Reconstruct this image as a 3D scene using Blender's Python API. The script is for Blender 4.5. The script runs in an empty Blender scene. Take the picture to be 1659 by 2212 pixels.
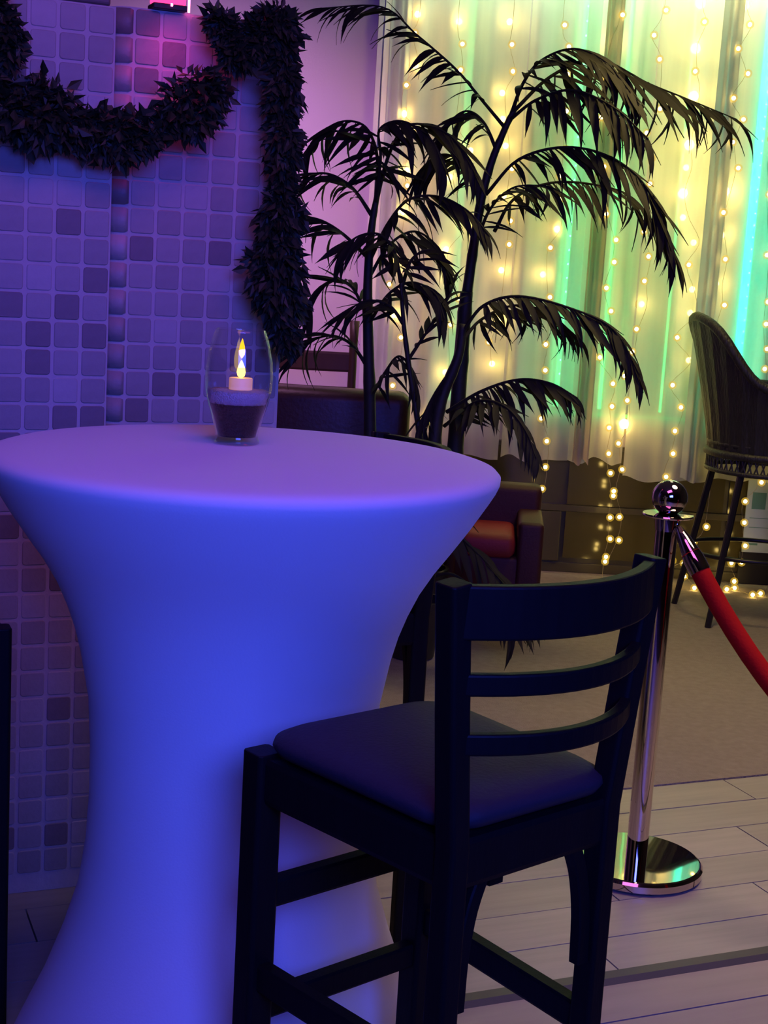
import bpy, bmesh, math, random
from mathutils import Vector, Matrix, noise
random.seed(7)
S = bpy.context.scene
COL = S.collection
PI = math.pi

# ------------------------------------------------------------------ camera
F_PX, PITCH, ROLL, CAM_H, IW, IH = 3080.0, 0.169, 0.059, 1.395, 1659.0, 2212.0
cp, sp, cr, sr = math.cos(PITCH), math.sin(PITCH), math.cos(ROLL), math.sin(ROLL)
_U = Vector((1, 0, 0)); _D = Vector((0, -sp, -cp)); _Fw = Vector((0, cp, -sp))
_X = _U * cr - _D * sr; _Y = -(_U * sr + _D * cr); _Z = -_Fw
cam = bpy.data.cameras.new('camera'); camo = bpy.data.objects.new('camera', cam); COL.objects.link(camo)
cam.sensor_fit = 'AUTO'; cam.sensor_width = 36.0; cam.lens = F_PX / IH * 36.0
cam.clip_start = 0.05; cam.clip_end = 60
camo.matrix_world = Matrix(((_X.x, _Y.x, _Z.x, 0), (_X.y, _Y.y, _Z.y, 0), (_X.z, _Y.z, _Z.z, CAM_H), (0, 0, 0, 1)))
S.camera = camo

def at(px, py, Y):
    """measured direction -> point at depth Y"""
    a, b = px - IW / 2, py - IH / 2
    u = (a * cr + b * sr) / F_PX; w = (-a * sr + b * cr) / F_PX
    d = Vector((u, cp - w * sp, -sp - w * cp))
    t = Y / d.y
    return Vector((d.x * t, Y, d.z * t + CAM_H))

# ------------------------------------------------------------------ world, exposure, large lights
S.view_settings.view_transform = 'Standard'; S.view_settings.look = 'None'
S.view_settings.exposure = 0.0; S.view_settings.gamma = 1.0; S.view_settings.use_curve_mapping = False
cy = S.cycles; cy.max_bounces = 5; cy.diffuse_bounces = 2; cy.glossy_bounces = 3; cy.transmission_bounces = 3; cy.transparent_max_bounces = 8; cy.adaptive_threshold = 0.03; cy.use_light_tree = False
w = bpy.data.worlds.new('world'); S.world = w; w.use_nodes = True
bg = w.node_tree.nodes['Background']
bg.inputs[0].default_value = (0.60, 0.42, 0.50, 1); bg.inputs[1].default_value = 0.02

def light(name, kind, loc, target, energy, color, **k):
    l = bpy.data.lights.new(name, kind); l.energy = energy; l.color = color
    for a, v in k.items(): setattr(l, a, v)
    o = bpy.data.objects.new(name, l); COL.objects.link(o); o.location = loc
    o.rotation_euler = (Vector(target) - Vector(loc)).to_track_quat('-Z', 'Y').to_euler()
    return o
# broad blue stage wash behind the photographer, aimed at the covered table and the tiled screen
light('blue_wash', 'AREA', (0.55, -0.7, 2.05), (-0.40, 2.5, 0.90), 29, (0.055, 0.090, 1.0), shape='RECTANGLE', size=1.5, size_y=0.9, spread=math.radians(95))
# purple ceiling wash over the table, another on the back wall
light('pink_wash', 'AREA', (0.05, 1.7, 2.92), (-0.45, 2.9, 0.9), 12.5, (1.0, 0.22, 0.80), shape='RECTANGLE', size=1.4, size_y=1.2)
light('pink_wall_wash', 'AREA', (-0.95, 5.2, 2.9), (-0.95, 6.7, 1.3), 15, (0.95, 0.40, 0.92), shape='DISK', size=0.5, spread=math.radians(80))
# two added warm fills from above, brightening the floor and the back area
light('warm_floor_fill', 'AREA', (1.45, 3.0, 2.92), (1.45, 3.2, 0), 10.5, (1.0, 0.72, 0.50), shape='DISK', size=1.1, spread=math.radians(85))
light('warm_back_fill', 'AREA', (1.1, 5.0, 2.92), (1.1, 5.0, 0), 8, (1.0, 0.74, 0.30), shape='DISK', size=0.4, spread=math.radians(90))
# added pale green fill, not a fixture, brightening the curtains from behind
light('curtain_fill', 'AREA', (1.15, 6.73, 2.93), (1.15, 6.70, 0.5), 21, (0.76, 1.0, 0.58), shape='RECTANGLE', size=2.4, size_y=0.06)

# ------------------------------------------------------------------ materials
def mat(name, col, rough=0.6, metal=0.0, var=0.0, vscale=8.0, bump=0.0, bscale=60.0, col2=None, spec=0.5, emis=None, estr=0.0, sheen=0.0, stretch=None, coat=0.0):
    m = bpy.data.materials.new(name); m.use_nodes = True
    nt = m.node_tree; b = nt.nodes['Principled BSDF']
    c4 = (*col, 1)
    b.inputs['Base Color'].default_value = c4
    b.inputs['Roughness'].default_value = rough; b.inputs['Metallic'].default_value = metal
    b.inputs['Specular IOR Level'].default_value = spec
    if sheen: b.inputs['Sheen Weight'].default_value = sheen
    if coat: b.inputs['Coat Weight'].default_value = coat
    if emis: b.inputs['Emission Color'].default_value = (*emis, 1); b.inputs['Emission Strength'].default_value = estr
    if var or bump:
        tc = nt.nodes.new('ShaderNodeTexCoord'); mp = nt.nodes.new('ShaderNodeMapping')
        nt.links.new(tc.outputs['Object'], mp.inputs[0])
        if stretch: mp.inputs['Scale'].default_value = stretch
    if var:
        n = nt.nodes.new('ShaderNodeTexNoise'); n.inputs['Scale'].default_value = vscale; n.inputs['Detail'].default_value = 5
        r = nt.nodes.new('ShaderNodeMix'); r.data_type = 'RGBA'
        nt.links.new(mp.outputs[0], n.inputs['Vector'])
        c2 = col2 or tuple(max(0, x * (1 - var)) for x in col)
        r.inputs[6].default_value = c4; r.inputs[7].default_value = (*c2, 1)
        nt.links.new(n.outputs['Fac'], r.inputs[0]); nt.links.new(r.outputs[2], b.inputs['Base Color'])
    if bump:
        n2 = nt.nodes.new('ShaderNodeTexNoise'); n2.inputs['Scale'].default_value = bscale; n2.inputs['Detail'].default_value = 3
        bp = nt.nodes.new('ShaderNodeBump'); bp.inputs['Strength'].default_value = bump; bp.inputs['Distance'].default_value = 0.01
        nt.links.new(mp.outputs[0], n2.inputs['Vector']); nt.links.new(n2.outputs['Fac'], bp.inputs['Height'])
        nt.links.new(bp.outputs[0], b.inputs['Normal'])
    return m

def emat(name, col, strength):
    m = bpy.data.materials.new(name); m.use_nodes = True; nt = m.node_tree
    nt.nodes.remove(nt.nodes['Principled BSDF'])
    e = nt.nodes.new('ShaderNodeEmission'); e.inputs[0].default_value = (*col, 1); e.inputs[1].default_value = strength
    nt.links.new(e.outputs[0], nt.nodes['Material Output'].inputs[0])
    return m

def sheer(name, col, trans, transp, rough_scale=22):
    m = bpy.data.materials.new(name); m.use_nodes = True; nt = m.node_tree
    nt.nodes.remove(nt.nodes['Principled BSDF'])
    N = nt.nodes.new; L = nt.links.new
    d = N('ShaderNodeBsdfDiffuse'); t = N('ShaderNodeBsdfTranslucent'); p = N('ShaderNodeBsdfTransparent')
    for x in (d, t): x.inputs[0].default_value = (*col, 1)
    wv = N('ShaderNodeTexNoise'); wv.inputs['Scale'].default_value = rough_scale
    tc = N('ShaderNodeTexCoord'); mp = N('ShaderNodeMapping'); mp.inputs['Scale'].default_value = (1, 1, .05)
    L(tc.outputs['Object'], mp.inputs[0]); L(mp.outputs[0], wv.inputs['Vector'])
    mx = N('ShaderNodeMixShader'); mx.inputs[0].default_value = trans; L(d.outputs[0], mx.inputs[1]); L(t.outputs[0], mx.inputs[2])
    ma = N('ShaderNodeMath'); ma.operation = 'MULTIPLY'; ma.inputs[1].default_value = transp * 2; L(wv.outputs['Fac'], ma.inputs[0])
    m2 = N('ShaderNodeMixShader'); L(ma.outputs[0], m2.inputs[0]); L(mx.outputs[0], m2.inputs[1]); L(p.outputs[0], m2.inputs[2])
    L(m2.outputs[0], nt.nodes['Material Output'].inputs[0])
    return m

def glassmat():
    m = bpy.data.materials.new('clear_glass'); m.use_nodes = True; nt = m.node_tree
    nt.nodes.remove(nt.nodes['Principled BSDF']); N = nt.nodes.new; L = nt.links.new
    g = N('ShaderNodeBsdfGlossy'); g.inputs['Roughness'].default_value = 0.02; g.inputs[0].default_value = (1, 1, 1, 1)
    t = N('ShaderNodeBsdfTransparent'); t.inputs[0].default_value = (0.97, 0.97, 0.98, 1)
    lw = N('ShaderNodeLayerWeight'); lw.inputs[0].default_value = 0.5
    pw = N('ShaderNodeMath'); pw.operation = 'POWER'; pw.inputs[1].default_value = 3.5; L(lw.outputs['Facing'], pw.inputs[0])
    fr = N('ShaderNodeMath'); fr.operation = 'MULTIPLY_ADD'; fr.inputs[1].default_value = 0.75; fr.inputs[2].default_value = 0.035; L(pw.outputs[0], fr.inputs[0])
    mx = N('ShaderNodeMixShader'); L(fr.outputs[0], mx.inputs[0]); L(t.outputs[0], mx.inputs[1]); L(g.outputs[0], mx.inputs[2])
    L(mx.outputs[0], nt.nodes['Material Output'].inputs[0])
    return m

M = {}
M['carpet'] = mat('carpet', (0.34, 0.29, 0.26), 0.95, var=0.35, vscale=35, bump=0.6, bscale=220, spec=0.1)
M['plank_a'] = mat('plank_grey', (0.42, 0.38, 0.33), 0.42, var=0.35, vscale=3, stretch=(1, 14, 1), bump=0.05, bscale=20)
M['plank_b'] = mat('plank_light', (0.47, 0.42, 0.37), 0.42, var=0.35, vscale=3.4, stretch=(1, 14, 1), bump=0.05, bscale=20)
M['plank_c'] = mat('plank_rose', (0.43, 0.36, 0.33), 0.48, var=0.3, vscale=2.6, stretch=(1, 10, 1), bump=0.05, bscale=20)
M['subfloor'] = mat('subfloor', (0.05, 0.045, 0.04), 0.9, var=0.3)
M['strip'] = mat('dark_strip', (0.10, 0.09, 0.085), 0.45, var=0.3)
M['paint'] = mat('wall_paint', (0.62, 0.55, 0.62), 0.85, var=0.06, vscale=3, bump=0.06, bscale=120)
M['ceil'] = mat('ceiling_paint', (0.20, 0.18, 0.19), 0.9, var=0.05)
M['darkwall'] = mat('dark_wall', (0.10, 0.09, 0.10), 0.85, var=0.1)
M['trim'] = mat('white_trim', (0.74, 0.71, 0.72), 0.5, var=0.05)
M['panel'] = mat('dark_gloss_pane', (0.080, 0.068, 0.018), 0.14, spec=0.7, var=0.2)
M['paneframe'] = mat('dark_frame', (0.075, 0.065, 0.022), 0.35, var=0.2)
M['blackwood'] = mat('black_stained_wood', (0.010, 0.009, 0.009), 0.5, spec=0.12, var=0.4, vscale=12, stretch=(6, 6, 1), bump=0.05, bscale=40)
M['seatvinyl'] = mat('dark_vinyl', (0.030, 0.028, 0.040), 0.62, spec=0.25, var=0.15, bump=0.12, bscale=160)
M['cloth'] = mat('white_spandex', (0.80, 0.79, 0.80), 0.75, var=0.03, vscale=4, bump=0.05, bscale=300, sheen=0.2)
M['tile1'] = mat('tile_beige', (0.40, 0.36, 0.35), 0.55, var=0.35, vscale=22, bump=0.15, bscale=70)
M['tile2'] = mat('tile_sand', (0.44, 0.40, 0.39), 0.55, var=0.3, vscale=18, bump=0.15, bscale=70)
M['tile3'] = mat('tile_brown', (0.27, 0.22, 0.22), 0.55, var=0.35, vscale=20, bump=0.15, bscale=70)
M['tile4'] = mat('tile_pale', (0.52, 0.48, 0.48), 0.55, var=0.3, vscale=20, bump=0.15, bscale=70)
M['grout'] = mat('grout', (0.56, 0.52, 0.52), 0.9, var=0.15, vscale=40, bump=0.2)
M['capwood'] = mat('cap_wood', (0.16, 0.12, 0.12), 0.5, var=0.3)
M['ivy'] = mat('garland_leaf', (0.030, 0.045, 0.018), 0.6, var=0.6, vscale=14)
M['ivystem'] = mat('garland_stem', (0.03, 0.025, 0.015), 0.8, var=0.4)
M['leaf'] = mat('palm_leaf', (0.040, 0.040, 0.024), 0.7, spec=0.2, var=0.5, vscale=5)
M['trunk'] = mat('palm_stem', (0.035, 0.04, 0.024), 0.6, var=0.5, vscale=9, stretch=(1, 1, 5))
M['pot'] = mat('dark_pot', (0.03, 0.025, 0.022), 0.45, var=0.3)
M['soil'] = mat('potting_soil', (0.02, 0.014, 0.01), 0.95, var=0.5, bump=0.6)
M['brass'] = mat('polished_steel', (0.66, 0.56, 0.55), 0.035, metal=1.0, var=0.04, vscale=3)
M['velvet'] = mat('red_velvet', (0.42, 0.008, 0.008), 0.85, var=0.25, vscale=30, bump=0.15, bscale=150, spec=0.1)
M['wicker'] = mat('black_wicker', (0.035, 0.035, 0.026), 0.5, var=0.4, vscale=70, bump=0.5, bscale=120, stretch=(1, 1, .12))
M['blackmetal'] = mat('black_metal', (0.03, 0.028, 0.026), 0.35, metal=0.4, var=0.2)
M['sofa'] = mat('brown_leather', (0.06, 0.024, 0.012), 0.42, var=0.35, vscale=7, bump=0.12, bscale=60)
M['chairwood'] = mat('brown_wood', (0.07, 0.035, 0.022), 0.5, var=0.4, vscale=8, stretch=(5, 5, 1))
M['redfab_lit'] = mat('red_upholstery_lit', (0.30, 0.018, 0.02), 0.6, var=0.25, vscale=10, bump=0.1, bscale=120)  # seat only: the dark red upholstery brightened as if lit from above
M['darkred'] = mat('dark_red_upholstery', (0.06, 0.007, 0.008), 0.6, var=0.3, vscale=10, bump=0.1, bscale=120)
M['card'] = mat('white_card', (0.82, 0.82, 0.76), 0.5, var=0.04)
M['sheer'] = sheer('sheer_curtain', (0.80, 0.80, 0.74), 0.60, 0.12)
M['drape_taupe'] = sheer('taupe_drape', (0.62, 0.52, 0.40), 0.45, 0.0)
M['drape_grey'] = sheer('grey_drape', (0.62, 0.64, 0.64), 0.40, 0.0)
M['bulb'] = emat('warm_bulb', (1.0, 0.68, 0.18), 26)
def halomat():
    m = bpy.data.materials.new('bulb_halo'); m.use_nodes = True; nt = m.node_tree
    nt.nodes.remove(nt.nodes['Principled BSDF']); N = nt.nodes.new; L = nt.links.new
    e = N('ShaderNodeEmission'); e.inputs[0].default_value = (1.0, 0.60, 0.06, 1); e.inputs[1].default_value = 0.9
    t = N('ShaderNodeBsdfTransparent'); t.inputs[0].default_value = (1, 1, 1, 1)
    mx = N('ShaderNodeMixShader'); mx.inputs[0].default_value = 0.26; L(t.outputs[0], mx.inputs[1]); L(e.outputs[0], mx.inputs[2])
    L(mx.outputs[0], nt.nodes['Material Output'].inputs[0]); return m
M['halo'] = halomat(); M['halo'].cycles.emission_sampling = 'NONE'  # half-clear glowing shell added to imitate bloom around the bulbs
M['led_soft'] = emat('green_led_soft', (0.10, 1.0, 0.30), 2.6)
M['led_dim'] = emat('green_led_dim', (0.05, 1.0, 0.24), 1.4)
M['bulb_hot'] = emat('warm_bulb_hot', (1.0, 0.68, 0.18), 40)
M['wire'] = mat('copper_wire', (0.55, 0.46, 0.25), 0.4, metal=0.6, var=0.1)
M['led'] = emat('green_led', (0.05, 1.0, 0.24), 7.0)
M['ledc'] = emat('cyan_led', (0.0, 1.0, 0.52), 8.0)
M['leddot'] = emat('led_dot', (0.25, 1.0, 0.9), 14.0); M['leddot'].cycles.emission_sampling = 'NONE'
M['alu'] = mat('strip_channel', (0.5, 0.5, 0.5), 0.4, metal=0.7, var=0.1)
M['glass'] = glassmat()
M['blacksand'] = mat('black_sand', (0.008, 0.007, 0.011), 0.95, spec=0.05, var=0.6, vscale=200, bump=0.8, bscale=400)
M['whitesand'] = mat('white_sand', (0.62, 0.60, 0.62), 0.9, var=0.25, vscale=200, bump=0.8, bscale=400)
M['wax'] = mat('candle_wax', (0.85, 0.66, 0.50), 0.5, var=0.04, emis=(1.0, 0.42, 0.15), estr=0.35)
M['flame'] = emat('flame', (1.0, 0.40, 0.015), 2.2)  # glow for the imitated reflection of the flame
M['flamecore'] = emat('flame_core', (1.0, 0.62, 0.10), 5)
M['neon'] = emat('pink_neon', (1.0, 0.03, 0.16), 3.2)
M['neonhot'] = emat('pink_neon_tube', (1.0, 0.10, 0.35), 14)
M['board'] = mat('pale_blue_board', (0.50, 0.62, 0.70), 0.5, var=0.12, vscale=6)
M['boardink'] = mat('board_green_print', (0.12, 0.28, 0.26), 0.5, var=0.2)
M['rubber'] = mat('black_rubber', (0.015, 0.015, 0.015), 0.8, var=0.2)

# ------------------------------------------------------------------ mesh helpers
class MB:
    def __init__(s): s.v = []; s.f = []; s.smooth = False
    def add(s, v, f):
        o = len(s.v); s.v += [tuple(x) for x in v]; s.f += [tuple(i + o for i in q) for q in f]; return s
    def box(s, a, b, mtx=None):
        x0, y0, z0 = a; x1, y1, z1 = b
        v = [Vector(p) for p in ((x0,y0,z0),(x1,y0,z0),(x1,y1,z0),(x0,y1,z0),(x0,y0,z1),(x1,y0,z1),(x1,y1,z1),(x0,y1,z1))]
        if mtx is not None: v = [mtx @ p for p in v]
        return s.add(v, [(3,2,1,0),(4,5,6,7),(0,1,5,4),(1,2,6,5),(2,3,7,6),(3,0,4,7)])
    def loft(s, rings, cap=True, closed=False):
        n = len(rings[0]); o = len(s.v)
        for r in rings: s.v += [tuple(p) for p in r]
        k = len(rings)
        for i in range(k - 1):
            for j in range(n):
                a = o + i*n + j; b = o + i*n + (j+1) % n
                s.f.append((a, b, b + n, a + n))
        if closed:
            for j in range(n):
                a = o + (k-1)*n + j; b = o + (k-1)*n + (j+1) % n
                s.f.append((a, b, o + (j+1) % n, o + j))
        elif cap:
            s.f.append(tuple(o + j for j in reversed(range(n)))); s.f.append(tuple(o + (k-1)*n + j for j in range(n)))
        return s
    def tube(s, pts, r, n=8, cap=True, closed=False):
        pts = [Vector(p) for p in pts]; rings = []
        rr = r if hasattr(r, '__len__') else [r] * len(pts)
        up = None
        for i, p in enumerate(pts):
            if closed: t = pts[(i+1) % len(pts)] - pts[i-1]
            else: t = pts[min(i+1, len(pts)-1)] - pts[max(i-1, 0)]
            if t.length < 1e-9: t = Vector((0, 0, 1))
            t.normalize()
            if up is None: up = Vector((0, 0, 1)) if abs(t.z) < .9 else Vector((1, 0, 0))
            a = (up - t * up.dot(t)).normalized(); b = t.cross(a); up = a
            rings.append([p + (a*math.cos(2*PI*j/n) + b*math.sin(2*PI*j/n)) * rr[i] for j in range(n)])
        return s.loft(rings, cap, closed)
    def bar(s, pts, w, h, side=None):
        """rectangular section swept along pts; w sideways, h up"""
        pts = [Vector(p) for p in pts]; rings = []
        for i, p in enumerate(pts):
            t = (pts[min(i+1, len(pts)-1)] - pts[max(i-1, 0)]).normalized()
            sd = Vector(side) if side else (t.cross(Vector((0,0,1))) if abs(t.z) < .95 else Vector((1,0,0)))
            sd = (sd - t*sd.dot(t)).normalized(); u = sd.cross(t)
            a, b = sd * w/2, u * h/2
            e = .78
            rings.append([p-a*e-b, p+a*e-b, p+a-b*e, p+a+b*e, p+a*e+b, p-a*e+b, p-a+b*e, p-a-b*e])
        return s.loft(rings)
    def lathe(s, prof, n=32, c=(0,0,0), cap=True):
        rings = [[(c[0]+r*math.cos(2*PI*j/n), c[1]+r*math.sin(2*PI*j/n), c[2]+z) for j in range(n)] for r, z in prof]
        return s.loft(rings, cap)
    def sphere(s, c, r, n=10, m=6, sc=(1,1,1)):
        prof = [(max(1e-4, r*math.sin(PI*i/m)), -r*math.cos(PI*i/m)) for i in range(m+1)]
        rings = [[(c[0]+sc[0]*q*math.cos(2*PI*j/n), c[1]+sc[1]*q*math.sin(2*PI*j/n), c[2]+sc[2]*z) for j in range(n)] for q, z in prof]
        return s.loft(rings)
    def mesh(s, name, smooth=False):
        me = bpy.data.meshes.new(name); me.from_pydata(s.v, [], s.f); me.validate()
        if smooth:
            for p in me.polygons: p.use_smooth = True
        me.update(); return me
    def build(s, name, m, parent=None, smooth=False, bevel=0, sub=0, sharp=None):
        me = s.mesh(name, smooth); me.materials.append(m)
        o = bpy.data.objects.new(name, me); COL.objects.link(o); o.parent = parent
        if smooth and sharp:
            bm = bmesh.new(); bm.from_mesh(me)
            for e in bm.edges:
                if len(e.link_faces) == 2 and e.calc_face_angle(0) > sharp: e.smooth = False
            bm.to_mesh(me); bm.free()
        if bevel:
            b = o.modifiers.new('bevel', 'BEVEL'); b.width = bevel; b.segments = 2; b.limit_method = 'ANGLE'
        if sub:
            q = o.modifiers.new('sub', 'SUBSURF'); q.levels = sub; q.render_levels = sub
        return o

def empty(name, loc=(0,0,0), rz=0):
    o = bpy.data.objects.new(name, None); COL.objects.link(o); o.location = loc; o.rotation_euler = (0,0,rz)
    o.empty_display_size = .1; return o
def tag(o, label=None, cat=None, group=None, kind=None):
    if label: o['label'] = label
    if cat: o['category'] = cat
    if group: o['group'] = group
    if kind: o['kind'] = kind
    return o
def inst(name, me, parent, mtx):
    o = bpy.data.objects.new(name, me); COL.objects.link(o); o.parent = parent; o.matrix_local = mtx; return o
def copy_tree(o, parent=None):
    c = o.copy(); COL.objects.link(c); c.parent = parent
    for ch in o.children: copy_tree(ch, c)
    return c
def lerp(a, b, t): return a + (b - a) * t
def spline(pts, n):
    """Catmull-Rom through pts -> n+1 points"""
    pts = [Vector(p) for p in pts]; P = [pts[0]*2 - pts[1]] + pts + [pts[-1]*2 - pts[-2]]
    out = []; k = len(pts) - 1
    for i in range(n + 1):
        u = i / n * k; j = min(int(u), k - 1); t = u - j
        a, b, c, d = P[j:j+4]
        out.append(.5*((2*b) + (c-a)*t + (2*a-5*b+4*c-d)*t*t + (3*b-a-3*c+d)*t**3))
    return out

# ------------------------------------------------------------------ structure
YW = 6.80                                  # back wall
ANG = math.radians(23.0)                   # direction of the floor joints
dx, dn = Vector((math.cos(ANG), math.sin(ANG), 0)), Vector((-math.sin(ANG), math.cos(ANG), 0))

floor = MB().box((-3.2, -2.2, -0.12), (3.8, YW + .1, -0.02)).build('floor', M['subfloor']); tag(floor, kind='structure')
# carpet beyond the joint line
c0 = dn * 3.225
def clipc(x):                               # y of the carpet edge at x
    return (3.225 - x * dn.x) / dn.y
cb = MB()
y0, y1 = clipc(-3.2), clipc(3.8)
cb.loft([[(-3.2, y0, -.02), (3.8, y1, -.02), (3.8, YW + .1, -.02), (-3.2, YW + .1, -.02)],
         [(-3.2, y0, .004), (3.8, y1, .004), (3.8, YW + .1, .004), (-3.2, YW + .1, .004)]])
cb.build('carpet', M['carpet'], floor)
# planks, one by one
PW, PL = 0.155, 0.92
plank_meshes = []
for k in ('plank_a', 'plank_b', 'plank_c'):
    me = MB().box((0, 0, -.018), (PL - .004, PW - .0035, 0.0)).mesh('plank'); me.materials.append(M[k]); plank_meshes.append(me)
base_m = Matrix.Rotation(ANG, 4, 'Z')
row = 0
n = 3.225 - PW
while n > 0.6:
    off = (row * 0.37) % PL
    s0 = -1.2 + off
    while s0 < 3.4:
        p = dx * s0 + dn * n
        if -1.6 < p.x + .4 < 3.0 and p.y > 0.4:
            me = plank_meshes[2] if n < 2.28 and random.random() < .8 else random.choice(plank_meshes[:2])
            inst('plank', me, floor, Matrix.Translation(p + Vector((0, 0, random.uniform(-.0008, .0004)))) @ base_m)
        s0 += PL
    row += 1; n -= PW
tr = MB().loft([[dx*-1.5 + dn*(2.285+a) + Vector((0,0,z)) for a, z in ((-.022,-.0), (-.012,.010), (.012,.012), (.026,.0))],
                [dx*3.5 + dn*(2.285+a) + Vector((0,0,z)) for a, z in ((-.022,-.0), (-.012,.010), (.012,.012), (.026,.0))]])
tag(tr.build('trim_1', M['strip']), kind='structure')

wall = MB().box((-3.2, YW, -.02), (3.8, YW + .1, 3.0)).build('wall_back', M['paint']); tag(wall, kind='structure')
tag(MB().box((-3.3, -2.2, -.02), (-3.2, YW + .1, 3.0)).build('wall_left', M['darkwall']), kind='structure')
tag(MB().box((3.8, -2.2, -.02), (3.9, YW + .1, 3.0)).build('wall_right', M['darkwall']), kind='structure')
tag(MB().box((-3.3, -2.3, -.02), (3.9, -2.2, 3.0)).build('wall_front', M['darkwall']), kind='structure')
tag(MB().box((-3.3, -2.3, 3.0), (3.9, YW + .1, 3.08)).build('ceiling', M['ceil']), kind='structure')
# casing strip at the left of the curtained window
xc0 = at(796, 450, YW).x; xc1 = at(812, 450, YW).x
cas = MB().box((xc0, YW - .03, .5), (xc0 + .022, YW, 2.95)); cas.box((xc0 + .03, YW - .018, .5), (xc1 + .10, YW, 2.95))
tag(cas.build('trim_2', M['trim']), kind='structure')
# window below the curtain: dark glossy panes in a frame, sill above
XL, XR = at(905, 1080, 6.74).x, 2.7
win = MB().box((XL, 6.755, .05), (XR, YW, .62)).build('window_1', M['paneframe']); tag(win, kind='structure')
xs = [XL, at(1150, 1180, 6.73).x, at(1212, 1180, 6.73).x, at(1560, 1180, 6.73).x, XR]
for i, (a, b) in enumerate(((0, 1), (2, 3), (3, 4))):
    MB().box((xs[a] + .012, 6.742, .075), (xs[b] - .012, 6.754, .30)).build('pane', M['panel'], win)
    MB().box((xs[a] + .012, 6.742, .335), (xs[b] - .012, 6.754, .60)).build('pane', M['panel'], win)
MB().box((xs[0], 6.728, .302), (XR, 6.7545, .333)).build('transom', M['paneframe'], win, bevel=.003)
MB().box((xs[1] + .012, 6.725, .06), (xs[2] - .012, 6.7545, .30)).build('mullion', M['paneframe'], win, bevel=.003)
MB().box((XL, 6.70, .735), (XR, YW, .755)).build('sill', M['trim'], win, bevel=.003)
tag(MB().box((XL, 6.74, .004), (XR, YW, .05)).build('baseboard_back', M['paneframe'], bevel=.003), kind='structure')

# ------------------------------------------------------------------ cocktail table under a stretch cover
TX, TY, TZ = -0.219, 2.2, 1.10
prof = [(0.02,1.100),(0.20,1.1005),(0.33,1.100),(0.375,1.0985),(0.390,1.094),(0.3965,1.087),(0.396,1.078),(0.391,1.066),(0.383,1.052),(0.358,1.011),(0.333,0.974),(0.307,0.937),(0.285,0.90),(0.268,0.862),(0.255,.825),(0.245,.786),(0.231,.71),(0.227,.632),(0.227,.554),(0.231,.474),(0.242,.394),(0.266,.313),(0.296,.231),(0.330,.156),(0.360,.085),(0.376,.03),(0.378,.006)]
dents = [(math.radians(-29), .075, .26), (math.radians(-79), .055, .26), (math.radians(106), .13, .3)]
NS = 128; rings = []
for r, z in prof:
    ring = []
    for j in range(NS):
        a = 2*PI*j/NS; rr = r
        if z < .7:
            k = max(0, (0.62 - z)/.62)**2
            for ca, dp, wd in dents:
                d = (a - ca + PI) % (2*PI) - PI
                rr -= dp * k * math.exp(-(d/wd)**2)
            rr += .006 * k * math.cos(4*(a - .3))
        if z < 1.05:                         # faint stretch creases
            q = min(1, (1.05 - z)/.3) * min(1, z/.3)
            rr += .0016 * q * math.sin(3*a + 5*z) + .0022*q*math.exp(-(((a - math.radians(292) + .35*(z-.6) + PI) % (2*PI) - PI)/.035)**2)
        ring.append((rr*math.cos(a), rr*math.sin(a), z))
    rings.append(ring)
tb = empty('cocktail_table', (TX, TY, 0))
mb = MB(); mb.loft(rings, cap=False); mb.add([(rings[0][j]) for j in range(NS)], [tuple(range(NS))])
mb.build('stretch_cover', M['cloth'], tb, smooth=True)
MB().lathe([(.36,1.06),(.375,1.066),(.375,1.09),(.36,1.096)], 48).build('tabletop', M['blackwood'], tb, smooth=True, sharp=.6)
MB().lathe([(.03,.03),(.03,1.06)], 16).build('pole', M['blackmetal'], tb, smooth=True, sharp=.6)
MB().lathe([(.24,.0),(.25,.008),(.24,.02),(.05,.03)], 40).build('base', M['blackmetal'], tb, smooth=True, sharp=.6)
tag(tb, 'tall round cocktail table under a white stretch cover lit blue', 'table')

# ------------------------------------------------------------------ candle glass on the table
cpos = (-0.246, 2.30, TZ + .0012)
ch = empty('hurricane_candle_holder', cpos)
outer = [(.0340,.0),(.0368,.002),(.0368,.006),(.0340,.0095),(.0352,.020),(.042,.045),(.0495,.068),(.0535,.090),(.0545,.110),(.0525,.135),(.0475,.160),(.0415,.179),(.0395,.184)]
inner = [(.0312,.0118)] + [(r - .0022, z) for r, z in outer[4:]]
prof_g = outer + [(.0382,.1845)] + list(reversed(inner)) + [(.001,.0112)]
MB().lathe(prof_g, 48).build('glass', M['glass'], ch, smooth=True)
MB().lathe([(.001,.0122),(.0306,.0124),(.0324,.0205),(.0392,.0452),(.0455,.0628),(.0452,.0655),(.001,.0662)], 40).build('dark_sand', M['blacksand'], ch, smooth=True)
rings = []
for r, z in [(.0448,.0660),(.0470,.0682),(.0505,.084),(.0500,.0865),(.03,.0872),(.001,.0874)]:
    rings.append([(r*math.cos(2*PI*j/40), r*math.sin(2*PI*j/40), z + (.0016*math.sin(j*3.1) if z < .07 else .0008*math.sin(j*1.7)) ) for j in range(40)])
MB().loft(rings).build('white_sand', M['whitesand'], ch, smooth=True)
tag(ch, 'clear hurricane glass layered with black and white sand on the round table', 'candle holder')
tl = empty('tealight', (cpos[0] + .003, cpos[1], cpos[2] + .0876))
MB().lathe([(.0180,0),(.0190,.001),(.0190,.018),(.0180,.0192),(.006,.0188)], 28).build('wax_body', M['wax'], tl, smooth=True, sharp=.7)
fl = [(.0015,.0190),(.0055,.022),(.0072,.028),(.0058,.035),(.0030,.042),(.0006,.047)]
MB().lathe(fl, 16).build('flame', M['flamecore'], tl, smooth=True)
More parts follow.
